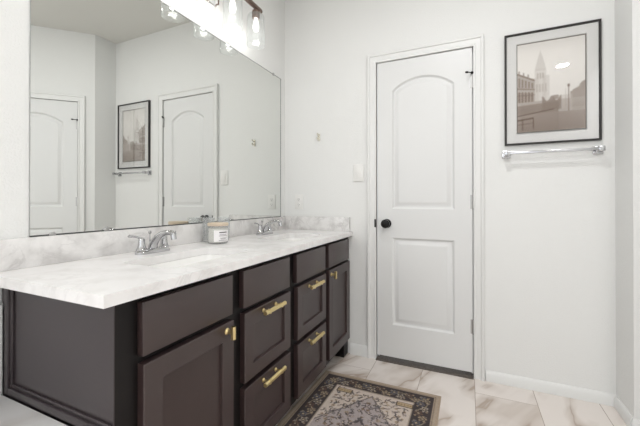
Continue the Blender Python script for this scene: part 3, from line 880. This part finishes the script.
# ------------------------------------------------------------------ candle and glasses
cx, cy = 0.146, 1.345
rc = 0.051
t = thing('candle', (cx, cy, ZC), 'large glass jar candle with white label and pale wooden lid between the sinks', 'candle')
bm = BM()
lathe(bm, (cx, cy, ZC + 0.0003), (0, 0, 1), [(rc - 0.006, 0), (rc - 0.001, 0.003), (rc, 0.010), (rc, 0.091), (rc - 0.003, 0.091), (rc - 0.003, 0.010), (rc - 0.008, 0.006)], 40, True, True)
bmesh.ops.recalc_face_normals(bm, faces=bm.faces)
jar = obj('jar', bm, M_jar, t)
obj('wax', lathe(BM(), (cx, cy, ZC + 0.0065), (0, 0, 1), [(rc - 0.010, 0), (rc - 0.0035, 0.004), (rc - 0.0035, 0.072), (rc - 0.006, 0.073)], 40), M_wax, t)
obj('lid', lathe(BM(), (cx, cy, ZC + 0.0913), (0, 0, 1), [(rc + 0.0005, 0), (rc + 0.0015, 0.002), (rc + 0.0015, 0.012), (rc - 0.001, 0.015), (0.0, 0.0155)], 40, True, False), M_wood, t)
# label wraps the side that faces the room
def wrap(bm, a0, a1, z0, z1, r, n=16):
    ra = [bm.verts.new((cx + r * math.cos(R(a0 + (a1 - a0) * k / n)), cy + r * math.sin(R(a0 + (a1 - a0) * k / n)), ZC + z0)) for k in range(n + 1)]
    rb = [bm.verts.new((v.co.x, v.co.y, ZC + z1)) for v in ra]
    for k in range(n): bm.faces.new((ra[k], ra[k + 1], rb[k + 1], rb[k]))
    return bm
lab = obj('label', wrap(BM(), -72, 22, 0.013, 0.070, rc + 0.0004), M_label, t)
bm = BM(); wrap(bm, -42, 6, 0.057, 0.062, rc + 0.0008)
obj('label_heading', bm, M_inkdark, lab)
bm = BM()
for a0, a1, z in ((-40, 2, 0.047), (-44, 8, 0.041), (-38, 4, 0.030), (-34, -2, 0.025), (-44, 8, 0.018)): wrap(bm, a0, a1, z, z + 0.0022, rc + 0.0008)
obj('label_lines', bm, M_ink, lab)

def tumbler(x, y, r, h, label, flutes=14):
    t = thing('glass_tumbler', (x, y, ZC), label, 'glass', 'clear glasses behind the candle')
    bm = BM(); seg = flutes * 4
    rows = [(r * 0.80, 0.0003, 0), (r * 0.86, 0.004, 1), (r * 0.92, h * 0.4, 1), (r, h * 0.86, 1), (r, h, 0), (r - 0.0025, h, 0), (r * 0.90 - 0.003, h * 0.4, 0), (r * 0.80, 0.012, 0)]
    prev = None
    for rr, z, fl in rows:
        cur = [bm.verts.new((x + (rr - fl * 0.0030 * abs(math.sin(flutes * PI * k / seg))) * math.cos(2 * PI * k / seg), y + (rr - fl * 0.0030 * abs(math.sin(flutes * PI * k / seg))) * math.sin(2 * PI * k / seg), ZC + z)) for k in range(seg)]
        if prev: bridge(bm, prev, cur)
        else: bm.faces.new(cur[::-1])
        prev = cur
    bm.faces.new(prev)
    bmesh.ops.recalc_face_normals(bm, faces=bm.faces)
    obj('glass_body', bm, M_glass, t)
tumbler(0.070, 1.478, 0.036, 0.128, 'clear fluted glass tumbler right behind the candle, at its right')
tumbler(0.058, 1.372, 0.032, 0.128, 'clear fluted glass tumbler behind the candle, closest to the mirror')

# ------------------------------------------------------------------ rug
def rug_image(w, l, step):
    """a faded oriental rug: tan edge, dark floral border, ivory field with a grey medallion"""
    rng = np.random.default_rng(11)
    nx, ny = int(round(w / step)) + 1, int(round(l / step)) + 1
    X, Y = np.meshgrid(np.linspace(0, w, nx), np.linspace(0, l, ny))
    d = np.minimum(np.minimum(X, w - X), np.minimum(Y, l - Y))
    tan, dark, ivory, grey = (158, 143, 127), (66, 60, 61), (186, 175, 166), (160, 151, 150)
    gold, blue, brown = (150, 134, 112), (96, 97, 104), (100, 80, 70)
    img = np.zeros((ny, nx, 3)); img[:] = tan
    def paint(mask, c, a=1.0): img[mask] = img[mask] * (1 - a) + np.array(c) * a
    paint((d > 0.012) & (d < 0.018), (158, 146, 132)); paint((d > 0.026) & (d < 0.029), (108, 97, 86))
    paint(d > 0.034, dark)
    paint((d > 0.126) & (d < 0.134), (150, 138, 126))
    paint(d >= 0.134, ivory)
    mx, my = w / 2, l / 2
    # medallion: stepped hexagon
    q = np.abs(X - mx) / 0.26 + np.abs(Y - my) / (l * 0.5 - 0.165)
    med = (q + 0.03 * np.sign(np.sin(X * 260)) * (np.abs(q - 1) < 0.2) < 1.0) & (d > 0.14)
    paint(med, grey); paint((np.abs(q - 1) < 0.022) & (d > 0.14), dark, 0.55)
    paint((np.abs(q - 0.90) < 0.012) & (d > 0.14), (158, 150, 146), 0.8)
    paint((q < 0.42), (140, 131, 131)); paint(np.abs(q - 0.42) < 0.03, dark, 0.8)
    def flower(fx, fy, r, pet, cols, rot):
        i0, i1 = max(int((fx - r) / step), 0), min(int((fx + r) / step) + 2, nx)
        j0, j1 = max(int((fy - r) / step), 0), min(int((fy + r) / step) + 2, ny)
        if i1 <= i0 or j1 <= j0: return
        sx = X[j0:j1, i0:i1] - fx; sy = Y[j0:j1, i0:i1] - fy
        rr = np.hypot(sx, sy); th = np.arctan2(sy, sx) + rot
        shape = r * (0.74 + 0.26 * np.cos(pet * th))
        sub = img[j0:j1, i0:i1]
        sub[rr < shape] = cols[0]; sub[rr < shape * 0.62] = cols[1]; sub[rr < shape * 0.30] = cols[2]
    def stroke(pts, wd, c):
        for (x0, y0), (x1, y1) in zip(pts, pts[1:]):
            i0, i1 = max(int((min(x0, x1) - wd) / step), 0), int((max(x0, x1) + wd) / step) + 2
            j0, j1 = max(int((min(y0, y1) - wd) / step), 0), int((max(y0, y1) + wd) / step) + 2
            sx = X[j0:j1, i0:i1]; sy = Y[j0:j1, i0:i1]
            if sx.size == 0: continue
            dx, dy = x1 - x0, y1 - y0; L2 = dx * dx + dy * dy + 1e-12
            tt = np.clip(((sx - x0) * dx + (sy - y0) * dy) / L2, 0, 1)
            img[j0:j1, i0:i1][np.hypot(sx - x0 - tt * dx, sy - y0 - tt * dy) < wd] = c
    # border scroll and blossoms, on all four sides
    def side(p, length, horizontal, c):
        f = (lambda s_, o_: (s_, c + o_)) if horizontal else (lambda s_, o_: (c + o_, s_))
        n = int(length / 0.006)
        stroke([f(p + length * k / n, 0.022 * math.sin(2 * PI * k / n * length / 0.15)) for k in range(n + 1)], 0.0022, (150, 138, 116))
        m_ = int(length / 0.040)
        for k in range(m_ + 1):
            s_ = p + length * k / max(m_, 1)
            cc = [gold, blue, (158, 148, 136), brown][k % 4]
            flower(*f(s_, 0.012 * (-1) ** k), 0.024, 6 if k % 2 else 5, [cc, dark, (166, 152, 128)], k)
            flower(*f(s_ + 0.025, -0.022 * (-1) ** k), 0.010, 4, [(140, 131, 120), cc, dark], 0.4)
            flower(*f(s_ + 0.022, 0.026 * (-1) ** k), 0.007, 3, [gold, gold, brown], 0.9)
    b = 0.084
    side(b, w - 2 * b, True, b); side(b, w - 2 * b, True, l - b); side(b, l - 2 * b, False, b); side(b, l - 2 * b, False, w - b)
    # quarter motifs repeated by symmetry
    pts = []
    for k in range(420):
        fx = rng.uniform(0.155, mx); fy = rng.uniform(0.155, my)
        if any(math.hypot(fx - a, fy - b_) < 0.021 for a, b_, *_ in pts): continue
        pts.append((fx, fy, rng.uniform(0.007, 0.014), int(rng.integers(4, 8)), int(rng.integers(0, 5)), rng.uniform(0, 6)))
    pal = [[dark, ivory, gold], [blue, dark, ivory], [brown, gold, dark], [(112, 104, 106), ivory, brown], [gold, brown, ivory]]
    for fx, fy, r, pet, ci, rot in pts:
        for sx, sy in ((0, 0), (1, 0), (0, 1), (1, 1)):
            px = w - fx if sx else fx; py = l - fy if sy else fy
            a = rot; e = r * 1.3
            dx, dy = math.cos(a) * (-1 if sx else 1), math.sin(a) * (-1 if sy else 1)
            nxv, nyv = -dy, dx
            stroke([(px, py), (px + dx * e + nxv * r * 0.4, py + dy * e + nyv * r * 0.4), (px + dx * e * 1.5 + nxv * r * 1.4, py + dy * e * 1.5 + nyv * r * 1.4)], 0.0026, (78, 71, 71))
            flower(px, py, r, pet, pal[ci], rot)
    # gold cartouches in the corners
    for sx in (0, 1):
        for sy in (0, 1):
            px = w - 0.172 if sx else 0.190; py = l - 0.168 if sy else 0.168
            m1 = (np.abs(X - px) < 0.044) & (np.abs(Y - py) < 0.020); m2 = (np.abs(X - px) < 0.039) & (np.abs(Y - py) < 0.015)
            paint(m1, (80, 70, 64)); paint(m2, (168, 151, 126))
            for k in range(-2, 3): flower(px + k * 0.016, py, 0.008, 4, [(128, 106, 78), (162, 146, 116), brown], k)
    # weave and fading
    img *= (0.93 + 0.14 * rng.random((ny, nx, 1)))
    img = (img * 2 + np.roll(img, 1, 0) + np.roll(img, 1, 1)) / 4
    return lin(np.clip(img * np.array([1.07, 1.06, 1.05]), 0, 255)), nx, ny
RX0, RX1, RY0, RY1 = 0.487, 1.188, 0.90, 1.972
img, nx, ny = rug_image(RX1 - RX0, RY1 - RY0, 0.003)
loc = Vector(((RX0 + RX1) / 2, (RY0 + RY1) / 2, 0.0))
def rug_pos(i, j):
    x = RX0 + (RX1 - RX0) * i / (nx - 1); y = RY1 - (RY1 - RY0) * j / (ny - 1)
    e = min(x - RX0, RX1 - x, y - RY0, RY1 - y)
    z = 0.0075 - 0.003 * max(0, 1 - e / 0.006) ** 2
    # the left edge runs very slightly askew
    x += -0.022 * (RY1 - y) / (RY1 - RY0) * (1 - i / (nx - 1))
    return (x - loc.x, y - loc.y, z)
rug = colour_sheet('bath_rug', rug_pos, img, (0, 0, -1), M_rug, None, 0.0042)
rug.location = loc
tag(rug, 'faded oriental rug with dark floral border on the tiled floor before the vanity', 'rug')
